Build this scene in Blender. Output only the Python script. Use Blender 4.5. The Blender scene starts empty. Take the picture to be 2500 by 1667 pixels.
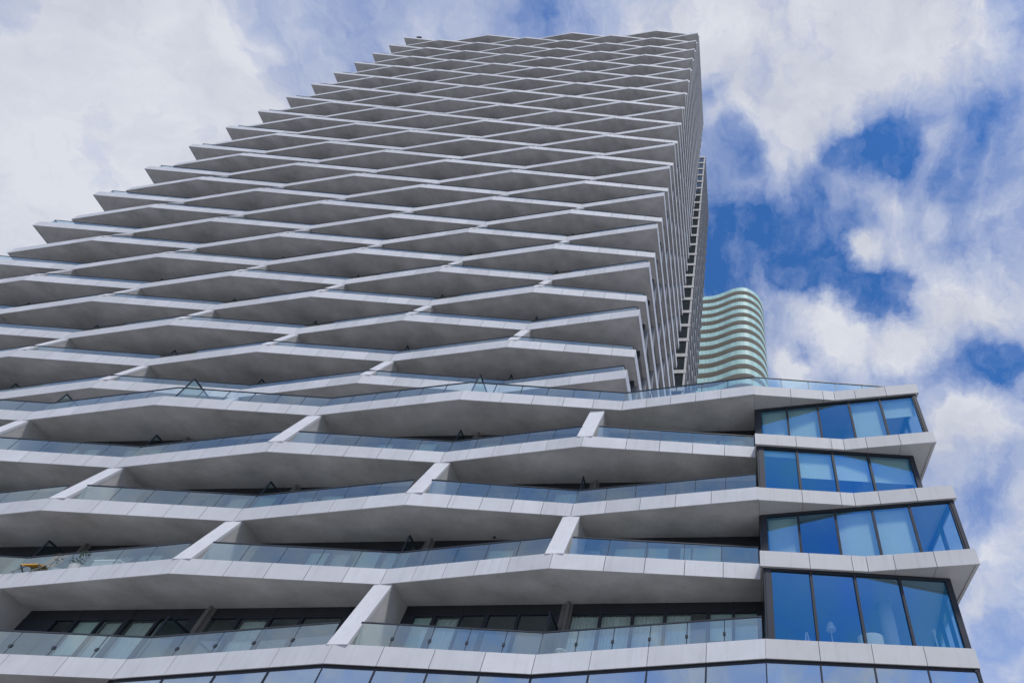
import bpy, math, random
from mathutils import Matrix, Vector
random.seed(7)
C = bpy.context.scene.collection
scene = bpy.context.scene
G = 23.77            # street level is z = 0; the tower base datum sits 23.77 m above it
SKY=[(-0.037,0.421,0.906,0.061,-0.3276),(-0.052,0.49,0.87,0.062,-0.3276),(-0.025,0.479,0.877,0.062,-0.3276),(0.256,0.3,0.919,0.025,-0.429),(0.236,0.324,0.916,0.026,-0.429),(0.246,0.345,0.906,0.026,-0.429),(0.252,0.37,0.894,0.026,-0.429),(0.214,0.323,0.922,0.026,-0.3276),(0.173,0.331,0.928,0.027,-0.3276),(0.135,0.345,0.929,0.027,-0.3276),(0.117,0.363,0.924,0.027,-0.3276),(0.102,0.39,0.915,0.028,-0.3276),(0.093,0.408,0.908,0.028,-0.3276),(0.149,0.445,0.883,0.023,-0.2496),(0.137,0.463,0.876,0.024,-0.2496),(0.117,0.427,0.897,0.023,-0.2496),(0.178,0.422,0.889,0.023,-0.2496),(0.138,0.499,0.855,0.033,-0.351),(0.128,0.521,0.844,0.034,-0.351),(0.108,0.516,0.85,0.034,-0.351),(0.093,0.495,0.864,0.034,-0.351),(0.073,0.508,0.858,0.034,-0.351),(0.169,0.514,0.841,0.033,-0.429),(0.196,0.527,0.827,0.033,-0.429),(0.21,0.544,0.812,0.033,-0.429),(0.224,0.551,0.804,0.033,-0.429),(0.241,0.537,0.809,0.033,-0.429),(0.257,0.525,0.812,0.032,-0.429),(0.091,0.608,0.788,0.018,-0.234),(0.104,0.616,0.781,0.018,-0.234),(0.29,0.638,0.713,0.026,-0.2964),(0.304,0.621,0.722,0.026,-0.2964),(0.328,0.605,0.725,0.025,-0.2964),(0.35,0.591,0.727,0.025,-0.2964),(0.412,0.572,0.709,0.024,-0.2964),(0.39,0.593,0.705,0.024,-0.2964),(0.404,0.602,0.689,0.028,-0.156),(0.383,0.614,0.69,0.029,-0.156),(0.344,0.624,0.702,0.029,-0.156),(0.353,0.739,0.574,0.029,-0.1248),(0.34,0.728,0.595,0.03,-0.1248),(0.354,0.749,0.56,0.029,-0.1248),(0.365,0.83,0.422,0.026,-0.156),(0.342,0.848,0.404,0.026,-0.156),(0.326,0.861,0.389,0.026,-0.156),(-0.284,0.143,0.948,0.027,-0.1248),(-0.305,0.161,0.939,0.027,-0.1248),(-0.267,0.169,0.949,0.027,-0.1248),(-0.521,0.125,0.844,0.061,-0.1092),(-0.581,0.161,0.798,0.06,-0.1092),(-0.498,0.142,0.856,0.063,-0.1092),(-0.725,0.093,0.683,0.024,-0.1092),(-0.701,0.091,0.707,0.025,-0.1092),(-0.737,0.139,0.662,0.025,-0.1092),(-0.37,0.146,0.917,0.037,-0.0624),(-0.423,0.132,0.897,0.035,-0.0624),(-0.02,0.211,0.977,0.018,-0.0936),(-0.03,0.276,0.961,0.019,-0.0936),(0.017,0.333,0.943,0.026,-0.156),(0.012,0.366,0.931,0.026,-0.156),(0.213,0.218,0.952,0.011,-0.156),(0.296,0.209,0.932,0.017,-0.117),(0.353,0.267,0.897,0.031,-0.1716),(0.377,0.245,0.893,0.03,-0.1716),(0.335,0.288,0.897,0.031,-0.1716),(0.392,0.232,0.89,0.029,-0.1716),(0.31,0.35,0.884,0.028,-0.1716),(0.322,0.384,0.865,0.029,-0.1716),(0.36,0.458,0.813,0.029,-0.1092),(0.328,0.453,0.829,0.029,-0.1092),(0.003,0.203,0.979,0.088,0.28),(0.135,0.22,0.966,0.088,0.28),(-0.066,0.159,0.985,0.085,0.28),(0.102,0.302,0.948,0.047,0.32),(0.052,0.354,0.934,0.049,0.32),(-0.007,0.387,0.922,0.05,0.32),(-0.059,0.25,0.966,0.046,0.32),(0.247,0.192,0.95,0.083,0.26),(0.309,0.175,0.935,0.08,0.26),(0.156,0.163,0.974,0.084,0.26),(0.158,0.302,0.94,0.027,0.22),(0.116,0.333,0.936,0.027,0.22),(0.044,0.384,0.922,0.028,0.22),(-0.019,0.398,0.917,0.029,0.22),(0.28,0.321,0.905,0.031,0.26),(0.265,0.358,0.895,0.032,0.26),(0.249,0.404,0.88,0.033,0.26),(0.224,0.412,0.883,0.033,0.26),(0.325,0.425,0.845,0.032,0.26),(0.394,0.394,0.83,0.03,0.26),(0.132,0.557,0.82,0.053,0.36),(0.161,0.596,0.787,0.053,0.36),(0.204,0.621,0.757,0.052,0.36),(0.075,0.631,0.772,0.027,0.24),(0.09,0.644,0.76,0.027,0.24),(0.112,0.541,0.833,0.027,0.24),(0.275,0.502,0.82,0.063,0.32),(0.319,0.555,0.768,0.062,0.32),(0.361,0.528,0.769,0.06,0.32),(0.228,0.469,0.853,0.024,0.17),(0.193,0.466,0.864,0.024,0.17),(0.157,0.466,0.871,0.024,0.17),(0.174,0.497,0.85,0.025,0.17),(0.191,0.498,0.846,0.024,0.17),(0.262,0.623,0.737,0.035,0.25),(0.24,0.587,0.773,0.036,0.25),(0.028,0.484,0.874,0.029,0.16),(0.017,0.513,0.858,0.03,0.16),(0.006,0.534,0.845,0.03,0.16),(0.049,0.556,0.83,0.03,0.16),(0.051,0.591,0.805,0.03,0.16),(0.053,0.631,0.774,0.03,0.16),(0.32,0.671,0.669,0.053,0.3),(0.332,0.685,0.648,0.052,0.3),(0.363,0.677,0.64,0.051,0.3),(0.36,0.786,0.502,0.046,0.22),(0.313,0.834,0.454,0.045,0.22),(0.384,0.761,0.523,0.046,0.22),(-0.688,0.128,0.714,0.054,0.2),(-0.656,0.191,0.73,0.06,0.2),(-0.643,0.224,0.732,0.062,0.2),(-0.647,0.123,0.752,0.057,0.2),(-0.762,0.281,0.584,0.052,0.2),(-0.697,0.185,0.693,0.179,0.22),(-0.734,0.252,0.63,0.175,0.22),(0.123,0.199,0.972,0.261,0.12),(0.16,0.454,0.876,0.263,-0.2),(-0.008,0.457,0.89,0.072,-0.16),(0.319,0.314,0.894,0.074,-0.12),(0.354,0.784,0.51,0.143,0.05),(-0.711,0.1,0.696,0.076,0.1),(-0.599,0.153,0.786,0.097,0.15),(-0.499,0.132,0.856,0.091,0.12),(-0.388,0.139,0.911,0.079,0.1),(-0.016,0.48,0.877,0.079,-0.1),(0.064,0.423,0.904,0.071,-0.12),(-0.672,0.139,0.728,0.16,0.07),(-0.747,0.219,0.627,0.124,0.1),(-0.594,0.212,0.776,0.111,0.06)]
# ------------------------------------------------------------------ helpers
class MB:
    """collects boxes, prisms and tubes; build() links them as ONE mesh object"""
    def __init__(s): s.v = []; s.f = []; s.m = []
    def quad(s, pts, mi=0):
        n = len(s.v); s.v += [tuple(p) for p in pts]; s.f.append(tuple(range(n, n+len(pts)))); s.m.append(mi)
    def hexa(s, b, t, mi=0):
        """b, t: 4 bottom and 4 top corners, both counter-clockwise seen from above"""
        n = len(s.v); s.v += [tuple(p) for p in b] + [tuple(p) for p in t]
        for f in ((3,2,1,0),(4,5,6,7),(0,1,5,4),(1,2,6,5),(2,3,7,6),(3,0,4,7)):
            s.f.append(tuple(n+i for i in f)); s.m.append(mi)
    def box(s, x0, x1, y0, y1, z0, z1, mi=0):
        s.hexa([(x0,y0,z0),(x1,y0,z0),(x1,y1,z0),(x0,y1,z0)], [(x0,y0,z1),(x1,y0,z1),(x1,y1,z1),(x0,y1,z1)], mi)
    def wall(s, a, b, th, z0, z1, mi=0, off=0.0):
        """upright slab from a to b; thickness th to the left of a->b, starting at off"""
        ax, ay = a; bx, by = b; l = math.hypot(bx-ax, by-ay); nx, ny = -(by-ay)/l, (bx-ax)/l
        p = [(ax+nx*off, ay+ny*off), (bx+nx*off, by+ny*off), (bx+nx*(off+th), by+ny*(off+th)), (ax+nx*(off+th), ay+ny*(off+th))]
        s.hexa([(*q, z0) for q in p], [(*q, z1) for q in p], mi)
    def pane(s, a, b, off, z0, z1, mi=0):
        """one sheet of glass standing on a->b, set back by off"""
        ax, ay = a; bx, by = b; l = math.hypot(bx-ax, by-ay); nx, ny = -(by-ay)/l*off, (bx-ax)/l*off
        s.quad([(ax+nx,ay+ny,z0),(bx+nx,by+ny,z0),(bx+nx,by+ny,z1),(ax+nx,ay+ny,z1)], mi)
    def prism(s, poly, z0, z1, mb=0, ms=0, mt=0):
        """poly counter-clockwise from above; bottom / side / top material index"""
        n = len(s.v); k = len(poly)
        s.v += [(x, y, z0) for x, y in poly] + [(x, y, z1) for x, y in poly]
        s.f.append(tuple(n+i for i in reversed(range(k)))); s.m.append(mb)
        s.f.append(tuple(n+k+i for i in range(k))); s.m.append(mt)
        for i in range(k):
            j = (i+1) % k; s.f.append((n+i, n+j, n+k+j, n+k+i)); s.m.append(ms)
    def tube(s, p, r, n=10, mi=0):
        """lathe/tube along points p (x,y,z) with radii r"""
        base = len(s.v)
        for i, q in enumerate(p):
            d = Vector(p[min(i+1, len(p)-1)]) - Vector(p[max(i-1, 0)]); d.normalize()
            u = d.orthogonal().normalized(); w = d.cross(u)
            for k in range(n):
                a = 2*math.pi*k/n; s.v.append(tuple(Vector(q) + r[i]*(math.cos(a)*u + math.sin(a)*w)))
        for i in range(len(p)-1):
            for k in range(n):
                j = (k+1) % n; s.f.append((base+i*n+k, base+i*n+j, base+(i+1)*n+j, base+(i+1)*n+k)); s.m.append(mi)
        s.f.append(tuple(base+k for k in reversed(range(n)))); s.m.append(mi)
        s.f.append(tuple(base+(len(p)-1)*n+k for k in range(n))); s.m.append(mi)
    def mesh(s, name, mats):
        me = bpy.data.meshes.new(name); me.from_pydata(s.v, [], s.f)
        for m in (mats if isinstance(mats, (list, tuple)) else [mats]): me.materials.append(m)
        for p, i in zip(me.polygons, s.m): p.material_index = i
        me.update(); return me
    def build(s, name, mats, parent=None, loc=(0,0,0), smooth=False):
        me = s.mesh(name, mats)
        if smooth:
            for p in me.polygons: p.use_smooth = True
        return put(name, me, parent, loc)

def put(name, me, parent=None, loc=(0,0,0)):
    o = bpy.data.objects.new(name, me); C.objects.link(o); o.location = loc
    if parent: o.parent = parent
    return o

def thing(name, label, cat, loc=(0,0,0), group=None, rz=0):
    o = bpy.data.objects.new(name, None); C.objects.link(o); o.location = loc; o.rotation_euler = (0,0,rz)
    o.empty_display_size = 0.5
    o['label'] = label; o['category'] = cat
    if group: o['group'] = group
    return o

# ------------------------------------------------------------------ materials
def new(name):
    m = bpy.data.materials.new(name); m.use_nodes = True
    nt = m.node_tree; nt.nodes.clear()
    return m, nt, nt.nodes.new('ShaderNodeOutputMaterial')

def surface(name, col, rough=.6, spec=.4, metal=0, var=.06, scale=3.0, island=.0, bump=0, bscale=60, streak=0, coat=None):
    m, nt, out = new(name); N, L = nt.nodes.new, nt.links.new
    p = N('ShaderNodeBsdfPrincipled'); p.inputs['Roughness'].default_value = rough
    p.inputs['Specular IOR Level'].default_value = spec; p.inputs['Metallic'].default_value = metal
    tc = N('ShaderNodeTexCoord'); nz = N('ShaderNodeTexNoise'); nz.inputs['Scale'].default_value = scale; nz.inputs['Detail'].default_value = 7
    nz.inputs['Roughness'].default_value = .62
    L(tc.outputs['Object'], nz.inputs['Vector'])
    mr = N('ShaderNodeMapRange'); mr.inputs['From Min'].default_value = .3; mr.inputs['From Max'].default_value = .7
    mr.inputs['To Min'].default_value = 1-var; mr.inputs['To Max'].default_value = 1+var
    L(nz.outputs['Fac'], mr.inputs['Value']); fac = mr.outputs['Result']
    if island:
        g = N('ShaderNodeNewGeometry'); m2 = N('ShaderNodeMapRange'); m2.inputs['To Min'].default_value = 1-island; m2.inputs['To Max'].default_value = 1+island
        L(g.outputs['Random Per Island'], m2.inputs['Value'])
        mu = N('ShaderNodeMath'); mu.operation = 'MULTIPLY'; L(fac, mu.inputs[0]); L(m2.outputs['Result'], mu.inputs[1]); fac = mu.outputs[0]
    if streak:
        mp = N('ShaderNodeMapping'); mp.inputs['Scale'].default_value = (5, 5, .35); L(tc.outputs['Object'], mp.inputs['Vector'])
        n2 = N('ShaderNodeTexNoise'); n2.inputs['Scale'].default_value = 1.6; n2.inputs['Detail'].default_value = 5; L(mp.outputs[0], n2.inputs['Vector'])
        m3 = N('ShaderNodeMapRange'); m3.inputs['From Min'].default_value = .52; m3.inputs['From Max'].default_value = .75
        m3.inputs['To Min'].default_value = 1; m3.inputs['To Max'].default_value = 1-streak; L(n2.outputs['Fac'], m3.inputs['Value'])
        mu = N('ShaderNodeMath'); mu.operation = 'MULTIPLY'; L(fac, mu.inputs[0]); L(m3.outputs['Result'], mu.inputs[1]); fac = mu.outputs[0]
    vm = N('ShaderNodeVectorMath'); vm.operation = 'SCALE'; vm.inputs[0].default_value = col; L(fac, vm.inputs['Scale'])
    L(vm.outputs[0], p.inputs['Base Color'])
    if bump:
        nb = N('ShaderNodeTexNoise'); nb.inputs['Scale'].default_value = bscale; nb.inputs['Detail'].default_value = 4; L(tc.outputs['Object'], nb.inputs['Vector'])
        b = N('ShaderNodeBump'); b.inputs['Strength'].default_value = bump; b.inputs['Distance'].default_value = .02
        L(nb.outputs['Fac'], b.inputs['Height']); L(b.outputs[0], p.inputs['Normal'])
    L(p.outputs[0], out.inputs[0]); return m

def glass(name, refl, trans, base=.1, gain=1.0, wave=.0, wscale=.7):
    """coated glazing: tinted mirror layer over tinted see-through, by Fresnel"""
    m, nt, out = new(name); N, L = nt.nodes.new, nt.links.new
    lw = N('ShaderNodeLayerWeight'); lw.inputs['Blend'].default_value = .5     # 1 - |cos|, the same from either side
    pw = N('ShaderNodeMath'); pw.operation = 'POWER'; pw.inputs[1].default_value = 5; L(lw.outputs['Facing'], pw.inputs[0])
    ma = N('ShaderNodeMath'); ma.operation = 'MULTIPLY_ADD'; ma.use_clamp = True
    ma.inputs[1].default_value = gain; ma.inputs[2].default_value = base; L(pw.outputs[0], ma.inputs[0])
    t = N('ShaderNodeBsdfTransparent'); t.inputs[0].default_value = (*trans, 1)
    g = N('ShaderNodeBsdfGlossy'); g.inputs['Color'].default_value = (*refl, 1); g.inputs['Roughness'].default_value = .015
    if wave:
        tc = N('ShaderNodeTexCoord'); nz = N('ShaderNodeTexNoise'); nz.inputs['Scale'].default_value = wscale; nz.inputs['Detail'].default_value = 1.5
        L(tc.outputs['Object'], nz.inputs['Vector']); b = N('ShaderNodeBump'); b.inputs['Strength'].default_value = 1; b.inputs['Distance'].default_value = wave
        L(nz.outputs['Fac'], b.inputs['Height']); L(b.outputs[0], g.inputs['Normal'])
    mx = N('ShaderNodeMixShader'); L(ma.outputs[0], mx.inputs[0]); L(t.outputs[0], mx.inputs[1]); L(g.outputs[0], mx.inputs[2])
    L(mx.outputs[0], out.inputs[0]); return m

PANEL  = surface('white_cladding', (.545,.546,.562), .6, .3, var=.06, scale=1.3, island=.075, streak=.11)
BPANEL = surface('bay_cladding', (.475,.473,.475), .58, .3, var=.04, scale=1.3, island=.05, streak=.10)
SOFF   = surface('painted_soffit', (.455,.447,.447), .85, .2, var=.28, scale=.5, bump=.25, bscale=45, streak=.10)
FINC   = surface('fin_concrete', (.46,.45,.44), .85, .2, var=.10, scale=2.2, bump=.3, bscale=40)
EDGE   = surface('slab_edge', (.12,.115,.11), .8, .2)
FRAME  = surface('dark_frame', (.026,.030,.042), .6, .3, var=.05)
SPAND  = surface('dark_spandrel', (.020,.023,.028), .35, .5, var=.2, scale=2)
PIER   = surface('grey_pier', (.17,.165,.16), .8, .2, var=.1)
CLIP   = surface('black_clip', (.02,.02,.022), .5, .4)
RAILT  = surface('rail_metal', (.035,.04,.05), .45, .4)
BLIND  = surface('roller_blind', (.70,.84,.78), .9, .1, var=.03)
CURT   = surface('sheer_curtain', (.76,.80,.77), .95, .1, var=.06)
ROOM   = surface('room_wall', (.34,.33,.31), .9, .1, var=.05)
COLUMN = surface('white_column', (.84,.85,.84), .7, .2, var=.03)
WHITE  = surface('white_plaster', (.78,.78,.76), .8, .2, var=.03)
FABRIC = surface('linen_shade', (.75,.73,.66), .9, .1, var=.05)
ORANGE = surface('ochre_canvas', (.62,.33,.07), .9, .1, var=.12, scale=6)
GREEN  = surface('leaf_green', (.07,.12,.055), .7, .3, var=.35, scale=9)
POT    = surface('pale_pot', (.55,.56,.55), .7, .3, var=.1)
TAN    = surface('tan_concrete', (.57,.53,.47), .85, .2, var=.07, scale=.6)
ASPH   = surface('asphalt', (.055,.055,.058), .9, .2, var=.15, scale=8)
PAVE   = surface('pale_paving', (.46,.45,.43), .85, .2, var=.12, scale=1.5)
BAYG   = glass('bay_glass', (.09,.50,.92), (.86,.95,.93), base=.37, gain=.5, wave=.008, wscale=.5)
RAILG  = glass('rail_glass', (.86,.96,.91), (.80,.90,.89), base=.31, gain=1.0)
SCRG   = glass('screen_glass', (.62,.86,.84), (.66,.80,.79), base=.22, gain=.8)
WING   = glass('wing_glass', (.75,.85,.95), (.25,.33,.35), base=.12, gain=.8)
BALG   = glass('window_glass', (.75,.88,.95), (.78,.88,.87), base=.16, gain=.9)
LOBG   = glass('podium_glass', (.70,.85,1.0), (.55,.65,.70), base=.58, gain=.6, wave=.02, wscale=.45)
SIDEG  = surface('side_glazing', (.035,.045,.05), .12, .8, var=.1)
SIDEP  = surface('side_panel', (.28,.30,.325), .5, .3, var=.04, island=.06)
TEAL   = surface('teal_glazing', (.40,.60,.565), .5, .25, var=.10, scale=.9, island=.10)
TEALT  = surface('teal_edge', (.40,.56,.52), .4, .4, var=.05)
BGWALL = surface('far_wall', (.42,.40,.37), .8, .2, var=.1)  # plain warm grey for the walls of the far tower

# ------------------------------------------------------------------ sky, sun, camera
W = bpy.data.worlds.new('World'); scene.world = W; W.use_nodes = True
nt = W.node_tree; nt.nodes.clear(); N, L = nt.nodes.new, nt.links.new
SUN_EL, SUN_AZ = math.radians(54), math.radians(151)       # azimuth clockwise from +Y
def M(op, a, b=None, c=None, clamp=False):
    n = N('ShaderNodeMath'); n.operation = op; n.use_clamp = clamp
    for i, x in enumerate((a, b, c)):
        if x is None: continue
        if isinstance(x, (int, float)): n.inputs[i].default_value = x
        else: L(x, n.inputs[i])
    return n.outputs[0]
def V(op, a, b=None, sc=None):
    n = N('ShaderNodeVectorMath'); n.operation = op
    for i, x in enumerate((a, b)):
        if x is None: continue
        if isinstance(x, (tuple, list)): n.inputs[i].default_value = x
        else: L(x, n.inputs[i])
    if sc is not None: n.inputs['Scale'].default_value = sc
    return n.outputs['Value'] if op == 'DOT_PRODUCT' else n.outputs[0]
def NZ(vec, sc, det, rough=.55, col=False):
    n = N('ShaderNodeTexNoise'); n.inputs['Scale'].default_value = sc; n.inputs['Detail'].default_value = det; n.inputs['Roughness'].default_value = rough
    L(vec, n.inputs['Vector']); return n.outputs['Color'] if col else n.outputs['Fac']
def MR(x, a, b, c, d, mode='LINEAR'):
    n = N('ShaderNodeMapRange'); n.interpolation_type = mode
    for k, v in zip(('From Min','From Max','To Min','To Max'), (a,b,c,d)): n.inputs[k].default_value = v
    L(x, n.inputs['Value']); return n.outputs['Result']
tc = N('ShaderNodeTexCoord'); dirv = tc.outputs['Generated']
w1 = V('SCALE', V('SUBTRACT', NZ(dirv, 5.5, 4, .55, True), (.5,.5,.5)), sc=.13)
w2 = V('SCALE', V('SUBTRACT', NZ(dirv, 21, 7, .68, True), (.5,.5,.5)), sc=.05)
dd = V('NORMALIZE', V('ADD', V('ADD', dirv, w1), w2))
sep = N('ShaderNodeSeparateXYZ'); L(dirv, sep.inputs[0])
acc = MR(sep.outputs['Y'], -.45, .15, .34, .50)              # clearer sky over the street behind
for x, y, z, r, w in SKY:
    d = V('DOT_PRODUCT', dd, (x, y, z))
    acc = M('MULTIPLY_ADD', M('POWER', d, math.floor(1.7/(r*r))+.5), w, acc)
acc = M('ADD', acc, M('MULTIPLY', MR(sep.outputs['Y'], -.35, .0, 1, 0), MR(sep.outputs['Z'], .62, .25, 0, .42)))   # milky low sky behind
acc = M('MAXIMUM', M('MINIMUM', acc, .98), .04)
# wind-drawn streaks and billows; the haze to the west is smoother
mp = N('ShaderNodeMapping'); mp.inputs['Rotation'].default_value = (.5, .25, .6); mp.inputs['Scale'].default_value = (11, 2.6, 5); L(dd, mp.inputs['Vector'])
streak = M('SUBTRACT', NZ(mp.outputs[0], 1.0, 7, .6), .5)
mp2 = N('ShaderNodeMapping'); mp2.inputs['Rotation'].default_value = (.9, -.3, .2); mp2.inputs['Scale'].default_value = (34, 6, 13); L(dd, mp2.inputs['Vector'])
feather = M('SUBTRACT', NZ(mp2.outputs[0], 1.0, 8, .62), .5)
bill = M('SUBTRACT', NZ(dd, 11, 12, .66), .5)
amp = MR(sep.outputs['X'], -.45, -.05, .7, 1.0)
acc = M('ADD', acc, M('MULTIPLY', feather, .55))
acc = M('ADD', acc, M('MULTIPLY', amp, M('ADD', M('MULTIPLY', streak, .6), M('MULTIPLY', bill, 1.15))))
back = MR(sep.outputs['Y'], -.30, -.05, 1.1, 0)
acc = M('ADD', acc, M('MULTIPLY', back, M('SUBTRACT', NZ(dd, 5.0, 6, .55), .47)))
dens = MR(acc, -.06, .94, 0, 1)
ramp = N('ShaderNodeValToRGB'); L(NZ(dd, 6, 8, .62), ramp.inputs[0])
ramp.color_ramp.elements[0].position = .36; ramp.color_ramp.elements[0].color = (.60,.635,.745,1)
ramp.color_ramp.elements[1].position = .60; ramp.color_ramp.elements[1].color = (.775,.80,.875,1)
thin = N('ShaderNodeMix'); thin.data_type = 'RGBA'; L(dens, thin.inputs[0])
thin.inputs[6].default_value = (.46,.56,.88,1); L(ramp.outputs[0], thin.inputs[7])
sky = N('ShaderNodeTexSky'); sky.sky_type = 'NISHITA'; sky.sun_disc = False
sky.sun_elevation = SUN_EL; sky.sun_rotation = SUN_AZ; sky.ozone_density = 4.0; sky.air_density = 1.0; sky.dust_density = .4
tint = N('ShaderNodeMix'); tint.data_type = 'RGBA'; tint.blend_type = 'MULTIPLY'; tint.inputs[0].default_value = 1
L(sky.outputs[0], tint.inputs[6]); tint.inputs[7].default_value = (.44,.90,1.36,1)
b1 = N('ShaderNodeBackground'); L(tint.outputs[2], b1.inputs[0]); b1.inputs[1].default_value = .125
b2 = N('ShaderNodeBackground'); L(thin.outputs[2], b2.inputs[0]); b2.inputs[1].default_value = .92
mx = N('ShaderNodeMixShader'); L(dens, mx.inputs[0]); L(b1.outputs[0], mx.inputs[1]); L(b2.outputs[0], mx.inputs[2])
wo = N('ShaderNodeOutputWorld'); L(mx.outputs[0], wo.inputs[0])
W.cycles.sampling_method = 'MANUAL'; W.cycles.sample_map_resolution = 512

sl = bpy.data.lights.new('sun', 'SUN'); sl.energy = 2.8; sl.angle = math.radians(9); sl.color = (1, .96, .90)
so = bpy.data.objects.new('sun', sl); C.objects.link(so)
sd = Vector((math.sin(SUN_AZ)*math.cos(SUN_EL), math.cos(SUN_AZ)*math.cos(SUN_EL), math.sin(SUN_EL)))
so.rotation_euler = sd.to_track_quat('Z', 'Y').to_euler(); so.location = (-40, -60, 150)

cam = bpy.data.cameras.new('camera'); co = bpy.data.objects.new('camera', cam); C.objects.link(co)
R3 = Matrix(((0.99971025,0.01893309,0.01486431),(0.02406984,-0.79217374,-0.6098208),(0.00022933,0.61000189,-0.79239993)))
co.matrix_world = Matrix.Translation((6.22414,-21.74808,-22.07125+G)) @ R3.to_4x4()
cam.sensor_width = 36; cam.lens = 1492.813/2500*36
cam.shift_x = -(1785.78-1250)/2500; cam.shift_y = (834.31-833.5)/2500
cam.clip_start = .1; cam.clip_end = 3000
scene.camera = co
scene.view_settings.view_transform = 'Standard'; scene.view_settings.look = 'None'
scene.view_settings.exposure = 0.0; scene.view_settings.gamma = 1
scene.cycles.max_bounces = 9; scene.cycles.transparent_max_bounces = 12; scene.cycles.diffuse_bounces = 3
scene.cycles.caustics_reflective = False

# ------------------------------------------------------------------ ground
g = MB(); g.quad([(-1500,-1500,0),(1500,-1500,0),(1500,1500,0),(-1500,1500,0)]); o = g.build('ground', PAVE); o['kind'] = 'structure'
g = MB(); g.quad([(-300,-42,.004),(300,-42,.004),(300,-27,.004),(-300,-27,.004)]); o = g.build('road', ASPH); o['kind'] = 'structure'
g = MB(); g.box(-300,300,-27,-26.7,0,.13); o = g.build('kerb', FINC); o['kind'] = 'structure'

# ------------------------------------------------------------------ shared builders
FR = [0,.25,.44,.63,.815,1]
def lerp(a, b, t): return (a[0]+(b[0]-a[0])*t, a[1]+(b[1]-a[1])*t)
def fascia(mb, pts, z0, z1, fr, th=.05, gap=.010, mi=0, closed=False):
    """cladding panels along pts (walked with the building on the left); fr(i) -> seam fractions of segment i"""
    for i in range(len(pts)-1):
        a, b = pts[i], pts[i+1]; l = math.hypot(b[0]-a[0], b[1]-a[1])
        f = fr(i)
        for t0, t1 in zip(f, f[1:]):
            e = gap/l; p, q = lerp(a, b, t0+(0 if closed and i == 0 and t0 == 0 else e)), lerp(a, b, t1-(0 if closed and i == len(pts)-2 and t1 == 1 else e))
            mb.wall(p, q, th, z0, z1, mi)
def railing(parent, runs, z0, z1, fr, posts=.02, clips=False, name='railing'):
    """glass balustrade: dark top rail and joints as one part, the glass as its sub-part"""
    r, gl = MB(), MB()
    for run in runs:
        for i in range(len(run)-1):
            a, b = run[i], run[i+1]; l = math.hypot(b[0]-a[0], b[1]-a[1])
            r.wall(a, b, .055, z1, z1+.035, 0, -.02); r.wall(a, b, .05, z0-.03, z0+.012, 0, -.02)
            f = fr(run, i)
            for t0, t1 in zip(f, f[1:]):
                p, q = lerp(a, b, t0+.012/l), lerp(a, b, t1-.012/l)
                gl.pane(p, q, .008, z0+.012, z1)
            for t in f[1:-1]:
                w = posts/l/2; r.wall(lerp(a, b, t-w), lerp(a, b, t+w), .03, z0+.012, z1, 0, .018)
                if clips:
                    w = .04/l; zc = z0+.42*(z1-z0); r.wall(lerp(a, b, t-w), lerp(a, b, t+w), .045, zc-.045, zc+.045, 0, -.025)
    o = r.build(name, RAILT, parent); gl.build('glass_panel', RAILG, o); return o
def fin(parent, xc, w, yb, zb, yt, zt, yback, cap=.13):
    """slanted partition from the outer point of one slab to the inner point of the slab above"""
    m = MB(); x0, x1 = xc-w/2, xc+w/2
    P = lambda x, y, z: (x, y, z)
    m.hexa([(x0,yb,zb),(x1,yb,zb),(x1,yb+cap,zb),(x0,yb+cap,zb)], [(x0,yt,zt),(x1,yt,zt),(x1,yt+cap,zt),(x0,yt+cap,zt)], 0)
    e = .012
    m.hexa([(x0+e,yb+cap,zb),(x1-e,yb+cap,zb),(x1-e,yback,zb),(x0+e,yback,zb)], [(x0+e,yt+cap,zt),(x1-e,yt+cap,zt),(x1-e,yback,zt),(x0+e,yback,zt)], 1)
    return m.build('fin', [PANEL, FINC], parent)
def divider(parent, x, y0, y1, z0, z1):
    f = MB(); t = .025
    f.box(x-t,x+t,y0,y0+.05,z0,z1); f.box(x-t,x+t,y1-.05,y1,z0,z1); f.box(x-t,x+t,y0+.05,y1-.05,z1-.05,z1)
    o = f.build('divider_screen', FRAME, parent)
    g = MB(); g.pane((x,y0+.05),(x,y1-.05),0,z0,z1-.05); g.build('glass_panel', SCRG, o); return o
def pleats(mb, x0, x1, y, z0, z1, step=.055, amp=.035):
    n = max(2, int((x1-x0)/step)); pts = [(x0+(x1-x0)*i/n, y+(amp if i % 2 else -amp)*(.6+.4*math.sin(i*1.7))) for i in range(n+1)]
    for a, b in zip(pts, pts[1:]): mb.quad([(*a,z0),(*b,z0),(*b,z1),(*a,z1)])

# ------------------------------------------------------------------ PODIUM
PX = [6.79,-.236,-6.174,-12.973,-19.739,-26.31,-33.0]         # fold positions along the front
YP, YV, YW = -3.6775, -2.857, -1.39                              # outer points, inner points, window wall
ZS = {1:-13.622+G, 2:-10.634+G, 3:-7.975+G, 4:-5.2445+G, 5:-2.348+G}
FH = .57
pod = thing('podium_building', 'low podium block with broad folded white balcony edges and blue glass corner bay', 'building', (-10, 0, 0))
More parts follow.
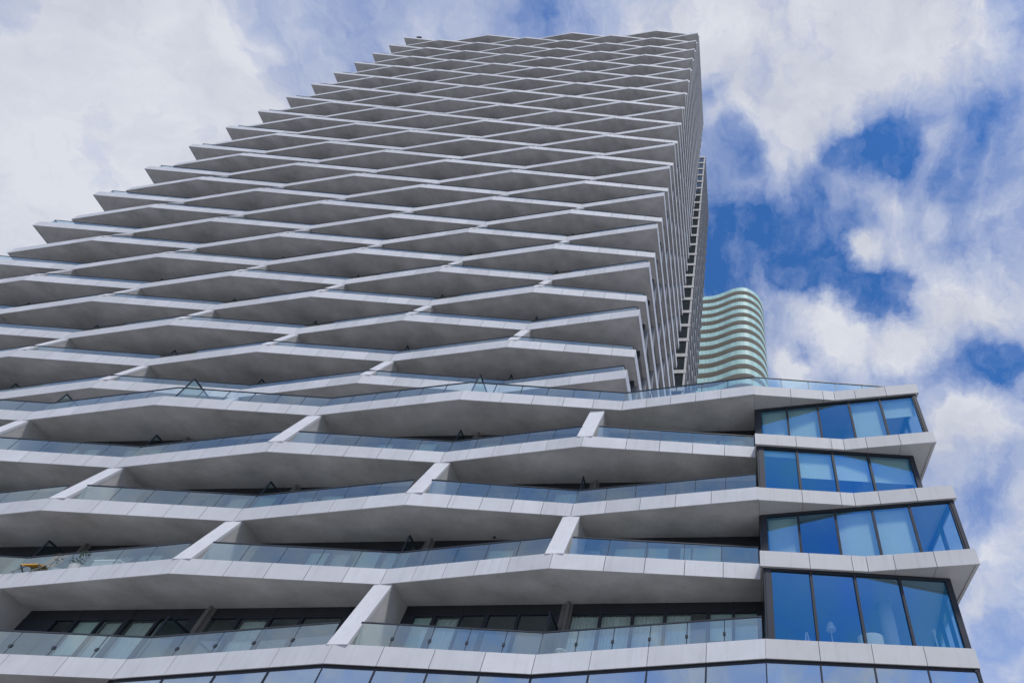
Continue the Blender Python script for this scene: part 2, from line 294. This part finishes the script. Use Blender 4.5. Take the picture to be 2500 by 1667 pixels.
# parts are modelled in world metres and hung under the base point
def P(o): o.location = (o.location.x+10, o.location.y, o.location.z); return o
def bayV(): return [(6.735,-3.655),(10.33,-3.235),(13.93,-3.60)]
SIDE = [(13.93,-3.60),(13.60,.6),(13.93,5.0),(13.6,9.0),(13.93,13.5)]
def podline(k):
    """front edge, walked from left to right"""
    pts = []
    for j in range(6, -1, -1):
        peak = (k % 2 == 1) == (j % 2 == 0); x = PX[j]
        if k == 5 and j == 1: x = .874
        pts.append((x, YP if peak else YV))
    return pts
def frseg(k):
    def fr(i):                                                   # segment i runs from j=6-i to j=5-i
        if k == 1: return [0,.25,.5,.75,1]
        start_peak = (k % 2 == 1) == ((6-i) % 2 == 0)
        return FR if start_peak else [1-t for t in reversed(FR)]
    return fr
for k in range(1, 6):
    z = ZS[k]; line = podline(k)
    core = [(x, y+.06) for x, y in line]
    m = MB()
    m.prism(core + [(6.70, 12.9), (-33, 12.9)] if k in (2,4) else core + [(6.79, 12.9), (-33, 12.9)], z+.03, z+FH-.04, 0, 1, 2)
    sl_ = P(m.build('balcony_slab', [SOFF, EDGE, FINC], pod))
    f = MB()
    fascia(f, line, z, z+FH, frseg(k))
    f.build('fascia', PANEL, sl_)
    # bay slab at the right end
    b = MB(); bf = MB()
    if k == 1:
        e = (13.14,-2.915); fl = [(6.79,YP), e]; sd_ = [e, (13.85,4.0), (13.3,13.5)]
        b.prism([(6.80,YP+.06),(e[0]-.06,e[1]+.06),(13.79,4.0),(13.24,13.4),(6.80,13.4)], z+.03, z+FH-.04, 0, 1, 2)
        fascia(bf, fl, z, z+FH, lambda i: [0,.25,.5,.75,1], closed=True); sd_[0] = (13.147,-2.86); fascia(bf, sd_, z, z+FH, lambda i: [0,.2,.4,.6,.8,1])
    else:
        fl = bayV()
        b.prism([(6.80,fl[0][1]+.06),(10.33,fl[1][1]+.06),(13.87,-3.54),(13.54,.6),(13.87,5),(13.54,9),(13.87,13.4),(6.80,13.4)], z+.028, z+FH-.04, 0, 1, 2)
        fascia(bf, fl, z, z+FH, lambda i: ([0,.46,.86,1],[0,.25,.62,1])[i], th=.10, closed=True); fascia(bf, [(13.922,-3.49)]+SIDE[1:], z, z+FH, lambda i: [0,.33,.66,1], th=.10)
        for gx, gy, ge in (((11.23,-3.22,-2.98),(12.56,-3.36,-2.81)) if k in (2,4) else ((8.40,-3.36,-2.92),(9.83,-3.19,-3.07))): b.box(gx-.007, gx+.007, gy, ge, z+.024, z+.05, 1)
        if k in (2,4): b.box(13.40, 13.75, -1.25, -1.235, z+.024, z+.05, 1)
        if k in (2,4): bf.box(6.735,6.785,-3.60,-2.86,z,z+FH)
    bo = P(b.build('bay_slab', [BPANEL, EDGE, FINC], pod)); bf.build('fascia', BPANEL, bo)

# fins between the balconies
for k in range(1, 5):
    for j in range(1, 6):
        if (k % 2 == 1) == (j % 2 == 0):
            xc = PX[j]+.10+(-.06 if j % 2 else .02)
            P(fin(pod, xc, .63, YP, ZS[k]+FH-.02, YV+.02, ZS[k+1]+.03, YW))
# balustrades
HR = .77
def off(p, d=.2): return (p[0], p[1]+d)
for k in range(1, 6):
    line = podline(k); z0, z1 = ZS[k]+FH+.01, ZS[k]+FH+HR
    if k == 5:
        runs = [[off(p) for p in line] + [(13.0,-2.72)]]
    else:
        runs = []; cur = []
        for i, p in enumerate(line):
            j = 6-i; peak = (k % 2 == 1) == (j % 2 == 0)
            if peak and 1 <= j <= 5:
                l = lerp(line[i-1], p, 1-.30/7); r_ = lerp(p, line[i+1], .46/7)
                cur.append(off(l)); runs.append(cur); cur = [off(r_)]
            elif j == 0: cur.append(off((6.72, p[1])))
            else: cur.append(off(p))
        runs.append(cur); runs = [r for r in runs if len(r) > 1]
    def frr(run, i, k=k):
        a, b = run[i], run[i+1]; l = abs(b[0]-a[0])
        n = max(1, round(l/1.21)); st = [t/n for t in range(n+1)]
        return st
    for run in runs: P(railing(pod, [run], z0, z1, frr, posts=.035 if k in (1,5) else .02, clips=(k == 1)))
# dividers at the inner folds, piers beside them
for k in range(1, 5):
    for j in range(0, 6):
        if (k % 2 == 1) != (j % 2 == 0) and j > 0:
            x = PX[j]
            P(divider(pod, x+.02, -2.58, YW-.02, ZS[k]+.53, ZS[k]+2.14))
            m = MB(); m.box(x+.0, x+.40, YW-.02, YW+.25, ZS[k]+.5, ZS[k+1]+.02); m.tube([(x+.27,YW-.16,ZS[k]+.5),(x+.27,YW-.16,ZS[k+1]+.03)], [.06,.06], 10)
            P(m.build('pier', PIER, pod))
for x, y in ((-5.98,-3.42),(-19.5,-3.45),(-26.2,-2.62)):
    P(divider(pod, x, y, y+1.5, ZS[5]+.5, ZS[5]+2.05))
m = MB(); m.tube([(-3.42,-1.60,ZS[3]-.02),(-3.42,-1.60,ZS[3]+.04)], [.045,.05], 12); P(m.build('drain_outlet', CLIP, pod))
# window walls behind the balconies: panes listed from fin to fin
HALF_R = [(.115,1.127),(1.24,2.253),(2.366,3.362),(3.49,4.855),(5.0,5.75),(5.85,6.62)]
HALF_L = [(-5.35,-4.70),(-4.573,-3.737),(-3.663,-2.888),(-2.719,-1.741),(-1.63,-.60)]
for k in range(1, 5):
    z0, z1 = ZS[k]+.5, ZS[k+1]+.03; zh = z1-.37
    segs = []
    for j in range(0, 6):
        if (k % 2 == 1) == (j % 2 == 0): continue
        xo = PX[j]+.236
        segs += [(a+xo, b+xo) for a, b in HALF_L] + [(a+xo, b+xo) for a, b in HALF_R if b+xo < 6.8]
    if k % 2 == 0: segs += [(PX[0]-a-.3, PX[0]-b-.3)[::-1] for a, b in [(.2,1.3),(1.45,2.6),(2.75,3.9),(4.05,5.2),(5.35,6.2)]]
    segs = sorted(s for s in segs if s[0] > -32.9)
    fr_, groups = MB(), []
    fr_.box(-33,6.84,YW,YW+.12,zh+.07,z1,1); fr_.box(-33,6.84,YW-.015,YW+.1,zh,zh+.07,0)
    last = -33
    for a, b in segs:
        if a > last+.01: fr_.box(last, a, YW-.01, YW+.1, z0, zh, 0)
        if b > last:
            if k == 1 or not groups or a-groups[-1][1] > 1.0: groups.append([MB(), b])
            groups[-1][0].pane((max(a,last)+.005,YW),(b-.005,YW),.05,z0,zh); groups[-1][1] = b; last = b
    fr_.box(last, 6.84, YW-.01, YW+.1, z0, zh, 0)
    for a, b in segs[::2]: fr_.box(a-.06, a, YW-.012, YW-.0, zh+.07, z1, 0)
    fo = P(fr_.build('window_wall', [FRAME, SPAND], pod)); 
    for gm, _ in groups: gm.build('glass_panel', BALG, fo)
    # curtains and blinds
    for n, (a, b) in enumerate(segs):
        h = random.Random(k*100+n).random(); cu, bl = MB(), MB()
        if k == 1 and .1 < a < 3.4: pleats(cu, a-.05, b+.05, YW+.22, z0, zh)
        elif k == 1 and 3.4 < a < 4.5: pleats(cu, a-.05, b-.55, YW+.22, z0, zh)
        elif h < .28: pleats(cu, a, b, YW+.25, z0, zh)
        elif h < .55: bl.box(a-.04, b+.04, YW+.16, YW+.165, zh-(.5+1.3*h), zh)
        if cu.v: P(cu.build('curtain', CURT, pod))
        if bl.v: P(bl.build('blind', BLIND, pod))
# core behind the rooms
m = MB(); m.box(-33,13.0,3.6,3.9,0,ZS[5]); 
for x in (-26.3,-19.7,-12.97,-6.2,-.24,6.86): m.box(x-.08,x+.08,YW+.13,3.6,ZS[1]+.5,ZS[5]+.02)
P(m.build('inner_wall', ROOM, pod))

# --- the glass bay
def bay_window(k, a, b, cuts, ztop, zbot, side_end, blinds):
    """slanting front glass wall a->b cut at x positions; side glass from b back to side_end"""
    fr_ = MB()
    l = math.hypot(b[0]-a[0], b[1]-a[1]); T = lambda x: (x-a[0])/(b[0]-a[0])
    fr_.wall(a, b, .12, ztop-.10, ztop, 0); fr_.wall(a, b, .1, zbot-.03, zbot+.03, 0, .015)
    xs = [a[0]] + cuts + [b[0]]
    fr_.wall(a, lerp(a, b, .21/l), .18, zbot-.03, ztop-.10, 0, .002)
    fr_.wall(lerp(a, b, 1-.19/l), b, .18, zbot-.03, ztop-.10, 0, .002)
    for x in cuts: fr_.wall(lerp(a, b, T(x)-.045/l), lerp(a, b, T(x)+.045/l), .14, zbot-.03, ztop-.10, 0, .004)
    # side frame
    sl2 = math.hypot(side_end[0]-b[0], side_end[1]-b[1])
    fr_.wall(b, side_end, .12, ztop-.1, ztop, 0, .003); fr_.wall(b, side_end, .12, zbot-.03, zbot+.03, 0, .003)
    for t in (.0,.2,.4,.6,.8,.985):
        fr_.wall(lerp(b, side_end, t), lerp(b, side_end, min(1,t+.10/sl2)), .13, zbot-.03, ztop-.1, 0, .006)
    # left return of the bay beside the balcony
    fr_.box(a[0]-.06, a[0]+.06, a[1]+.03, 3.6, zbot-.1, ztop, 1)
    fo = P(fr_.build('bay_window', [FRAME, SPAND], pod))
    e = [a[0]+.21] + cuts + [b[0]-.19]
    for n in range(len(e)-1):
        g = MB(); x0 = e[n]+(.045 if n else 0); x1 = e[n+1]-(.045 if n < len(e)-2 else 0)
        g.pane(lerp(a, b, T(x0)), lerp(a, b, T(x1)), .06, zbot+.03, ztop-.10); g.build('window_pane', BAYG, fo)
    g = MB(); g.pane(b, side_end, .07, zbot+.03, ztop-.1); g.build('side_pane', BAYG, fo)
    for n, d in blinds:
        x0, x1 = e[n]+.03, e[n+1]-.03
        bl = MB(); bl.wall(lerp(a, b, T(x0)), lerp(a, b, T(x1)), .006, ztop-.1-d*(ztop-zbot), ztop-.1, 0, .24); bl.build('blind', BLIND, fo)
    return fo
bay_window(1, (6.89,-3.53), (13.13,-2.71), [8.40,9.86,11.37], ZS[2]+.028, ZS[1]+FH, (13.75,4.0), [])
bay_window(2, (6.86,-2.73), (13.83,-3.48), [8.21,9.56,10.907,12.24], ZS[3]+.028, ZS[2]+FH, (13.25,4.0), [(0,1),(2,1),(3,1)])
bay_window(3, (6.86,-3.51), (13.15,-2.77), [8.39,9.82,11.27], ZS[4]+.028, ZS[3]+FH, (13.75,4.0), [(0,.10),(1,.55),(2,.55),(3,.55)])
bay_window(4, (6.86,-2.73), (13.80,-3.50), [8.20,9.542,10.897,12.23], ZS[5]+.028, ZS[4]+FH, (13.25,4.0), [(0,1),(1,1),(3,1),(4,.42)])
for k in range(1, 5):
    c = MB(); c.tube([(11.12,-1.05,ZS[k]+.53),(11.12,-1.05,ZS[k+1]+.03)], [.27,.27], 24)
    P(c.build('column', COLUMN, pod, smooth=True))
# --- glass storey under the lowest balcony
m, gl = MB(), MB()
ll = [p for p in podline(1) if p[0] > -13.1] + [(13.14,-2.915),(13.85,4.0)]
zt, zb = ZS[1]-.02, 0.0
for i in range(len(ll)-1):
    a, b = ll[i], ll[i+1]; l = math.hypot(b[0]-a[0], b[1]-a[1])
    m.wall(a, b, .10, zt-.09, zt+.02, 0, .09)
    for zz in (zt-3.6, zt-7.2): m.wall(a, b, .1, zz-.05, zz+.05, 0, .045)
    for t in (0,.25,.5,.75):
        w = .025/l; m.wall(lerp(a, b, max(0,t-w)), lerp(a, b, t+w), .1, zb, zt-.09, 0, .045)
        gl.pane(lerp(a, b, t+w), lerp(a, b, t+.25-w), .07, zb, zt-.09)
wo_ = P(m.build('storefront', FRAME, pod)); gl.build('glass_panel', LOBG, wo_)
m = MB(); m.box(-33,-13.0,-1.2,-1.0,0,ZS[1]+.03); m.box(-13.2,-13.0,-2.7,-1.2,0,ZS[1]+.03); P(m.build('recessed_wall', SPAND, pod))
m = MB()
for i in range(len(ll)-2):
    a, b = ll[i], ll[i+1]
    for t in (.06,.31,.56,.81): m.wall(lerp(a, b, t), lerp(a, b, t+.035), .3, 0, zt, 0, .55)
P(m.build('inner_post', COLUMN, pod))
m = MB(); m.box(-13,13,-1.0,12.9,zt-3.7,zt-3.4); P(m.build('inner_floor', ROOM, pod))

# ------------------------------------------------------------------ TOWER
TW = 7.4226
DZ = [.1478,.1235,.0525,.0147,-.036,-.0758,-.1459,-.1825,-.1821,-.1656,-.1275,-.0387,.0412,.1269,.1265,.117,.0843,.0713,.0511,.0384,.0177,.0119,.0168,.0167,.0061,.007,-.0002,-.0047,-.0134,-.0222,-.0341,-.0425]
TZ = lambda k: 3.0*k + (DZ[k-1] if k else .15) + G
TA, TY, TF = .937, 2.83, .69
tow = thing('apartment_tower', 'tall grey apartment tower wrapped in diamond-patterned zigzag white balcony edges', 'building', (-26, 8, 0))
def Q(o): o.location = (o.location.x+26, o.location.y-8, o.location.z); return o
def towline(odd):
    pts = []
    for i in range(7, -1, -1):
        peak = odd == (i % 2 == 0)
        x = -TW*i + (-.134 if i == 7 else -.083 if i == 0 else (-.049 if peak else .049))
        pts.append((x, 0 if peak else TA))
    return pts
XR, XL, YB = -.083, -7*TW-.134, 16.7
slabm, fasm, railm, railg, ends = {}, {}, {}, {}, {}
for odd in (False, True):
    line = towline(odd); m = MB()
    m.prism([(line[0][0]+.06, line[0][1]+.06)] + [(x, y+.06) for x, y in line[1:-1]] + [(XR-.06, line[-1][1]+.06),(XR-.06,YB-.06),(XL+.06,YB-.06)], .03, TF-.05, 0, 1, 2)
    slabm[odd] = m.mesh('floor_slab', [SOFF, EDGE, FINC])
    f = MB()
    def fr(i, odd=odd):
        sp = odd == ((7-i) % 2 == 0); return FR if sp else [1-t for t in reversed(FR)]
    fascia(f, line, 0, TF, fr, closed=True)
    fascia(f, [(XR, line[-1][1]+.046), (XR, YB)], 0, TF, lambda i: [t/8 for t in range(9)])
    fascia(f, [(XL, YB), (XL, line[0][1]+.046)], 0, TF, lambda i: [t/8 for t in range(9)])
    fasm[odd] = f.mesh('fascia', PANEL)
    r, g = MB(), MB(); inner = [(x, y+.22) for x, y in line]; inner[0] = (XL+.55, inner[0][1]); inner[-1] = (XR-.28, inner[-1][1])
    z0, z1 = TF+.01, TF+.62
    for i in range(7):
        a, b = inner[i], inner[i+1]; l = math.hypot(b[0]-a[0], b[1]-a[1])
        r.wall(a, b, .05, z1, z1+.04, 0, -.02); r.wall(a, b, .05, z0-.03, z0+.012, 0, -.02)
        for t in range(6): g.pane(lerp(a, b, t/6+.002), lerp(a, b, (t+1)/6-.002), .008, z0+.012, z1)
    ends[odd] = []
    for xx in (inner[0], inner[-1]):
        ge = MB(); ge.pane((xx[0],xx[1]+.008),(xx[0],TY-.03),0,z0+.012,z1); ends[odd].append(ge.mesh('end_panel', RAILG))
        r.box(xx[0]-.025, xx[0]+.025, xx[1]+.05, TY-.03, z1, z1+.04)
    railm[odd] = r.mesh('railing', RAILT); railg[odd] = g.mesh('glass_panel', RAILG)
ym = lambda k: .0045*k
for k in range(0, 33):
    odd = k % 2 == 1; loc = (0, ym(k), TZ(k))
    s = Q(put('floor_slab', slabm[odd], tow, loc)); put('fascia', fasm[odd], s)
    if k < 32:
        s = Q(put('railing', railm[odd], tow, loc)); put('glass_panel', railg[odd], s)
        for e_ in ends[odd]: put('end_panel', e_, s)
# window walls set back behind the balconies (front), flush glazing and white panels (right side)
wf, wg = MB(), MB(); hw = 2.26
n = 40; x0, x1 = XL+.35, XR-.25
for i in range(n+1):
    x = x0+(x1-x0)*i/n; wf.box(x-.05, x+.05, TY, TY+.1, 0, hw-.3)
wf.box(x0, x1, TY, TY+.1, hw-.3, hw); wg.box(x0, x1, TY+.04, TY+.06, 0, hw-.3)
wfm, wgm = wf.mesh('window_wall', FRAME), wg.mesh('glass_panel', SIDEG)
sg = MB(); sg.box(XR-.42, XR-.30, TY+.12, YB-.15, 0, hw); sgm = sg.mesh('side_window_band', SIDEG)
lg = MB(); lg.box(XL+.3, XL+.42, TY+.12, YB-.15, 0, hw); lgm = lg.mesh('end_window_band', SIDEG)
b = MB(); d = .75
b.hexa([(XR-.30,d,0),(XR-.12,d,0),(XR-.12,d+.32,0),(XR-.30,d+.32,0)], [(XR-.30,0,hw),(XR-.12,0,hw),(XR-.12,.32,hw),(XR-.30,.32,hw)])
finm = b.mesh('side_fin', SIDEP)
far_fins = MB()
for k in range(0, 32):
    odd = k % 2 == 1; z = TZ(k)+TF-.05; h = TZ(k+1)-z+.03
    o = Q(put('window_wall', wfm, tow, (0, ym(k), z))); o.scale.z = h/hw; put('glass_panel', wgm, o)
    o = Q(put('side_window_band', sgm, tow, (0, ym(k), z))); o.scale.z = h/hw
    o = Q(put('end_window_band', lgm, tow, (0, ym(k), z))); o.scale.z = h/hw
    y = TY+.5 + (0 if odd else 1.85)
    while y < YB-.9:
        if k < 25:
            o = Q(put('side_fin', finm, tow, (0, y+ym(k), z))); o.scale.z = h/hw
        else:
            yy = y+ym(k); far_fins.hexa([(XR-.30,yy+d,z),(XR-.12,yy+d,z),(XR-.12,yy+d+.32,z),(XR-.30,yy+d+.32,z)], [(XR-.30,yy,z+h),(XR-.12,yy,z+h),(XR-.12,yy+.32,z+h),(XR-.30,yy+.32,z+h)])
        y += 3.7
o = Q(far_fins.build('side_fin', SIDEP, tow)); o['kind'] = 'stuff'
cnt = 0
rest = MB()
for k in range(0, 32):
    odd = k % 2 == 1
    for i in range(1, 7):
        if odd == (i % 2 == 0):
            xc = -TW*i+.08
            if k < 26:
                Q(fin(tow, xc, .60, ym(k), TZ(k)+TF-.02, TA+ym(k+1)+.01, TZ(k+1)+.03, TY+ym(k))); cnt += 1
for k in range(1, 14):
    odd = k % 2 == 1
    for i in range(1, 7):
        if odd != (i % 2 == 0):
            Q(divider(tow, -TW*i+.12, TA+.45+ym(k), TY+ym(k)-.02, TZ(k)+TF-.06, TZ(k)+TF+1.45))
# rear wing seen through the notch
WZ = [.95+3.0*n+G for n in range(0, 33)]
WY, WR = 23.4, -.06
wsl, wfa, wgl = MB(), MB(), MB()
wsl.prism([(-30,WY+.06),(WR-.06,WY+.06),(WR-.06,37),(-30,37)], .03, .55, 0, 1, 1)
fascia(wfa, [(-30,WY),(WR,WY)], 0, .58, lambda i: [0,.5,.9,.97,1], closed=True); fascia(wfa, [(WR,WY+.056),(WR,37)], 0, .58, lambda i: [t/7 for t in range(8)], mi=1)
wgl.box(-30, WR-.34, WY+.12, WY+.2, 0, 2.47); wgl.box(WR-.34, WR-.22, WY+.3, 36.8, 0, 2.47)
wslm, wfam, wglm = wsl.mesh('wing_slab', [SOFF, EDGE, FINC]), wfa.mesh('fascia', [BPANEL, SIDEP]), wgl.mesh('wing_window', SIDEG)
zb_, zt_ = WZ[0], WZ[-1]+.3
for nm, bx in (('corner_post',(WR-.30,WR-.08,WY+.06,WY+.28)),('window_mullion',(-1.9,-1.8,WY+.07,WY+.14)),('side_post',(WR-.2,WR-.1,WY+3.5,WY+3.8)),('side_post',(WR-.2,WR-.1,WY+7,WY+7.3)),('side_post',(WR-.2,WR-.1,WY+10.5,WY+10.8))):
    m = MB(); m.box(*bx, zb_, zt_); Q(m.build(nm, SIDEP if nm != 'corner_post' else BPANEL, tow))
for n, z in enumerate(WZ):
    s = Q(put('wing_slab', wslm, tow, (0,0,z))); put('fascia', wfam, s)
    if n < 32: s = Q(put('wing_window', wglm, tow, (0,0,z+.55))); pass
m = MB(); m.box(-40,-3.0,YB-.2,WY+.3,ZS[5]+.5,TZ(32)); Q(m.build('link_wall', SPAND, tow))
m = MB(); m.box(-46,-6,5,14,TZ(32)+.6,TZ(32)+2.2); Q(m.build('roof_plant', FINC, tow))
m = MB(); m.box(-50,-1.5,4.2,16,ZS[5]+.5,TZ(32)+.1); Q(m.build('inner_core', SPAND, tow))

# ------------------------------------------------------------------ far curvy tower
PL = [(-14,64.6),(-10,64.3),(-7,63.4),(-5,62.5),(-3.2,61.9),(-1.2,61.7),(.58,61.34),(2.4,60.63),(4.22,59.82),(5.4,59.45),(6.5,59.34),(7.8,59.52),(9.2,60.26),(10.5,61.5),(11.35,63.0),(11.9,64.8),(12.15,66.6),(12.1,69),(11.4,72),(9.5,75),(6.5,77.5)]
far = thing('curvy_tower', 'distant rounded tower with rippling pale turquoise glass balcony bands', 'building', (2, 68, 0))
def FQ(o): o.location = (o.location.x-2, o.location.y-68, o.location.z); return o
def smooth_line(p, n=5):
    out = []
    for i in range(len(p)-1):
        p0, p1, p2, p3 = p[max(0,i-1)], p[i], p[i+1], p[min(len(p)-1,i+2)]
        for t in range(n):
            t /= n
            out.append(tuple(.5*((2*p1[c])+(-p0[c]+p2[c])*t+(2*p0[c]-5*p1[c]+4*p2[c]-p3[c])*t*t+(-p0[c]+3*p1[c]-3*p2[c]+p3[c])*t**3) for c in (0,1)))
    return out + [p[-1]]
SPL = smooth_line(PL)
cx, cy = 0, 72
def shrink(pl, d):
    out = []
    for i, p in enumerate(pl):
        a, b = pl[max(0,i-1)], pl[min(len(pl)-1,i+1)]; l = math.hypot(b[0]-a[0], b[1]-a[1])
        out.append((p[0]-(b[1]-a[1])/l*d, p[1]+(b[0]-a[0])/l*d))
    return out
m = MB(); IN = shrink(SPL, .04)
m.prism(IN + [(2,80),(-14,80)], 0, .26, 0, 0, 0); fs = m.mesh('balcony_slab', TAN)
m = MB(); acc_ = 0
for a, b in zip(SPL, SPL[1:]): m.wall(lerp(a,b,.025), lerp(a,b,.975), .03, .02, 1.42)
fg = m.mesh('glass_band', TEAL)
m = MB()
for a, b in zip(SPL, SPL[1:]): m.wall(a, b, .06, 1.42, 1.48, 0, -.01)
ft = m.mesh('hand_rail', TEALT)
m = MB(); IW = shrink(SPL, 1.7)
for a, b in zip(IW, IW[1:]): m.wall(a, b, .2, 0, 2.85)
fw = m.mesh('window_wall', BGWALL)
TOPF = 103.55+G
for n in range(0, 24):
    z = TOPF-3.083*n
    s = FQ(put('balcony_slab', fs, far, (0,0,z))); 
    s = FQ(put('glass_band', fg, far, (0,0,z))); put('hand_rail', ft, s)
    if n: FQ(put('window_wall', fw, far, (0,0,z+.26)))
m = MB(); m.prism([(x, y) for x, y in shrink(SPL, 4)][8:-8] + [(2,79),(-10,79)], 0, TOPF-2); FQ(m.build('inner_core', BGWALL, far))

# ------------------------------------------------------------------ small things on balconies, in rooms, on the roof
zf1 = ZS[1]+.53
t = thing('floor_lamp', 'standing lamp with a pale cone shade behind the second pane of the lowest bay window', 'lamp', (8.98,-2.2,zf1))
m = MB(); m.tube([(0,0,0),(0,0,.03)], [.15,.15], 16); m.tube([(0,0,.03),(0,0,1.05)], [.015,.015], 8); m.build('stand', WHITE, t)
m = MB(); m.tube([(0,0,1.02),(0,0,1.10),(0,0,1.28)], [.17,.15,.075], 18); m.build('lamp_shade', FABRIC, t)
t = thing('armchair', 'pale armchair with a curved back in the lowest bay window beside the round column', 'chair', (10.2,-2.15,zf1))
m = MB()
pts = [(.42*math.cos(a), .36*math.sin(a)) for a in [math.pi*(1.05+.9*i/12) for i in range(13)]]
for a, b in zip(pts, pts[1:]): m.wall(a, b, .09, .18, .78)
m.build('backrest', FABRIC, t)
m = MB(); m.tube([(0,0,.16),(0,0,.22),(0,0,.38),(0,0,.42)], [.30,.33,.33,.28], 18); m.build('seat', FABRIC, t)
for sx in (-.2,.2):
    for sy in (-.2,.2): m = MB(); m.tube([(sx*1.15,sy*1.15,0),(sx,sy,.17)], [.015,.022], 8); m.build('leg', FRAME, t)
t = thing('easel', 'small white A-shaped easel in the leftmost pane of the lowest bay window', 'easel', (8.17,-2.3,zf1))
for s in (-1, 1): m = MB(); m.tube([(s*.15,-.05,0),(s*.02,0,.92)], [.022,.016], 8); m.build('leg', WHITE, t)
m = MB(); m.tube([(0,.22,0),(0,.01,.90)], [.018,.014], 8); m.build('rear_leg', WHITE, t); m = MB(); m.box(-.1,.1,-.06,-.03,.42,.46); m.build('ledge', WHITE, t)
t = thing('pole_lamp', 'thin white pole lamp in the rightmost pane of the lowest bay window', 'lamp', (12.35,-1.95,zf1))
m = MB(); m.tube([(0,0,0),(0,0,.03)], [.14,.14], 14); m.tube([(0,0,.03),(0,0,.98)], [.03,.03], 8); m.build('stand', WHITE, t)
m = MB(); m.tube([(0,0,.98),(0,0,1.12)], [.05,.06], 12); m.build('lamp_head', FABRIC, t)
zf2 = ZS[2]+.53
t = thing('cupboard', 'tall dark cupboard standing beside a white fin on a far left tower balcony', 'cupboard', (-35.95,1.75+ym(6),TZ(6)+TF-.05))
m = MB(); m.box(-.62,.62,-.3,.3,.06,2.0); m.build('body', SPAND, t)
for s_ in (-1,1): m = MB(); m.box(min(.02*s_,.60*s_),max(.02*s_,.60*s_),-.33,-.302,.1,1.96); m.build('door', FRAME, t)
m = MB(); m.box(-.66,.66,-.34,.32,2.002,2.06); m.build('top', FRAME, t)
t = thing('deck_chair', 'ochre canvas deck chair behind the balcony glass at the left edge', 'chair', (-18.95,-2.72,zf2)); t.scale = (1.15,1.0,1.35)
m = MB(); m.hexa([(-.26,-.30,.22),(.26,-.30,.22),(.26,.2,.34),(-.26,.2,.34)], [(-.26,-.30,.25),(.26,-.30,.25),(.26,.2,.37),(-.26,.2,.37)])
m.hexa([(-.26,.18,.34),(.26,.18,.34),(.26,.22,.34),(-.26,.22,.34)], [(-.26,.46,.92),(.26,.46,.92),(.26,.50,.92),(-.26,.50,.92)]); m.build('canvas', ORANGE, t)
for s in (-.28,.28):
    m = MB(); m.tube([(s,-.34,0),(s,.50,.94)], [.018,.018], 8); m.tube([(s,-.30,.24),(s,.30,0)], [.018,.018], 8); m.build('frame', PIER, t)
def leafy(name, label, x, y, z, h, w, seed, potmat):
    t = thing(name, label, 'plant', (x,y,z)); r = random.Random(seed)
    m = MB(); m.tube([(0,0,0),(0,0,.3),(0,0,.32)], [w*.30,w*.42,w*.44], 14); m.build('pot', potmat, t)
    m = MB()
    for i in range(130):
        a, u = r.random()*6.283, r.random(); rr = w*.5*math.sqrt(r.random())*(1-.5*abs(u-.4)); c = Vector((rr*math.cos(a), rr*math.sin(a), .32+u*h))
        d = Vector((math.cos(a), math.sin(a), r.uniform(-.3,.9))).normalized(); s_ = d.cross(Vector((0,0,1))).normalized(); l = r.uniform(.08,.16)
        m.quad([c, c+d*l*.5+s_*l*.22, c+d*l, c+d*l*.5-s_*l*.22])
    m.build('foliage', GREEN, t); return t
leafy('potted_plant', 'bushy potted plant in a white pot next to the ochre deck chair', -18.2, -2.5, zf2, .55, .7, 1, POT)
leafy('potted_plant', 'dense potted shrub second along from the ochre deck chair', -17.35, -2.75, zf2, .5, .75, 2, POT)
t = thing('storage_box', 'pale lidded storage box on the balcony between the potted shrubs and the white fin', 'box', (-16.3,-2.75,zf2))
m = MB(); m.box(-.45,.45,-.22,.22,0,.42); m.build('crate', POT, t); m = MB(); m.box(-.47,.47,-.24,.24,.42,.48); m.build('lid', COLUMN, t)
t = thing('patio_stool', 'small pale stool behind the lowest balcony glass right of the divider screen', 'stool', (.35,-2.35,zf1))
m = MB(); m.tube([(0,0,.36),(0,0,.40)], [.17,.17], 14); m.build('seat', WHITE, t)
for a in (0.5,2.6,4.7): m = MB(); m.tube([(.17*math.cos(a),.17*math.sin(a),0),(.1*math.cos(a),.1*math.sin(a),.36)], [.014,.014], 6); m.build('leg', WHITE, t)
t = thing('roof_camera', 'tiny dark device standing on the roof edge at the zigzag tower top left', 'camera', (-50.15,.55,TZ(32)+TF-.05))
m = MB(); m.tube([(0,0,0),(0,0,.75)], [.05,.05], 8); m.build('pole', CLIP, t); m = MB(); m.box(-.35,.28,-.2,.2,.7,1.15); m.tube([(.28,0,.92),(.45,0,.88)], [.12,.14], 10); m.build('housing', CLIP, t)
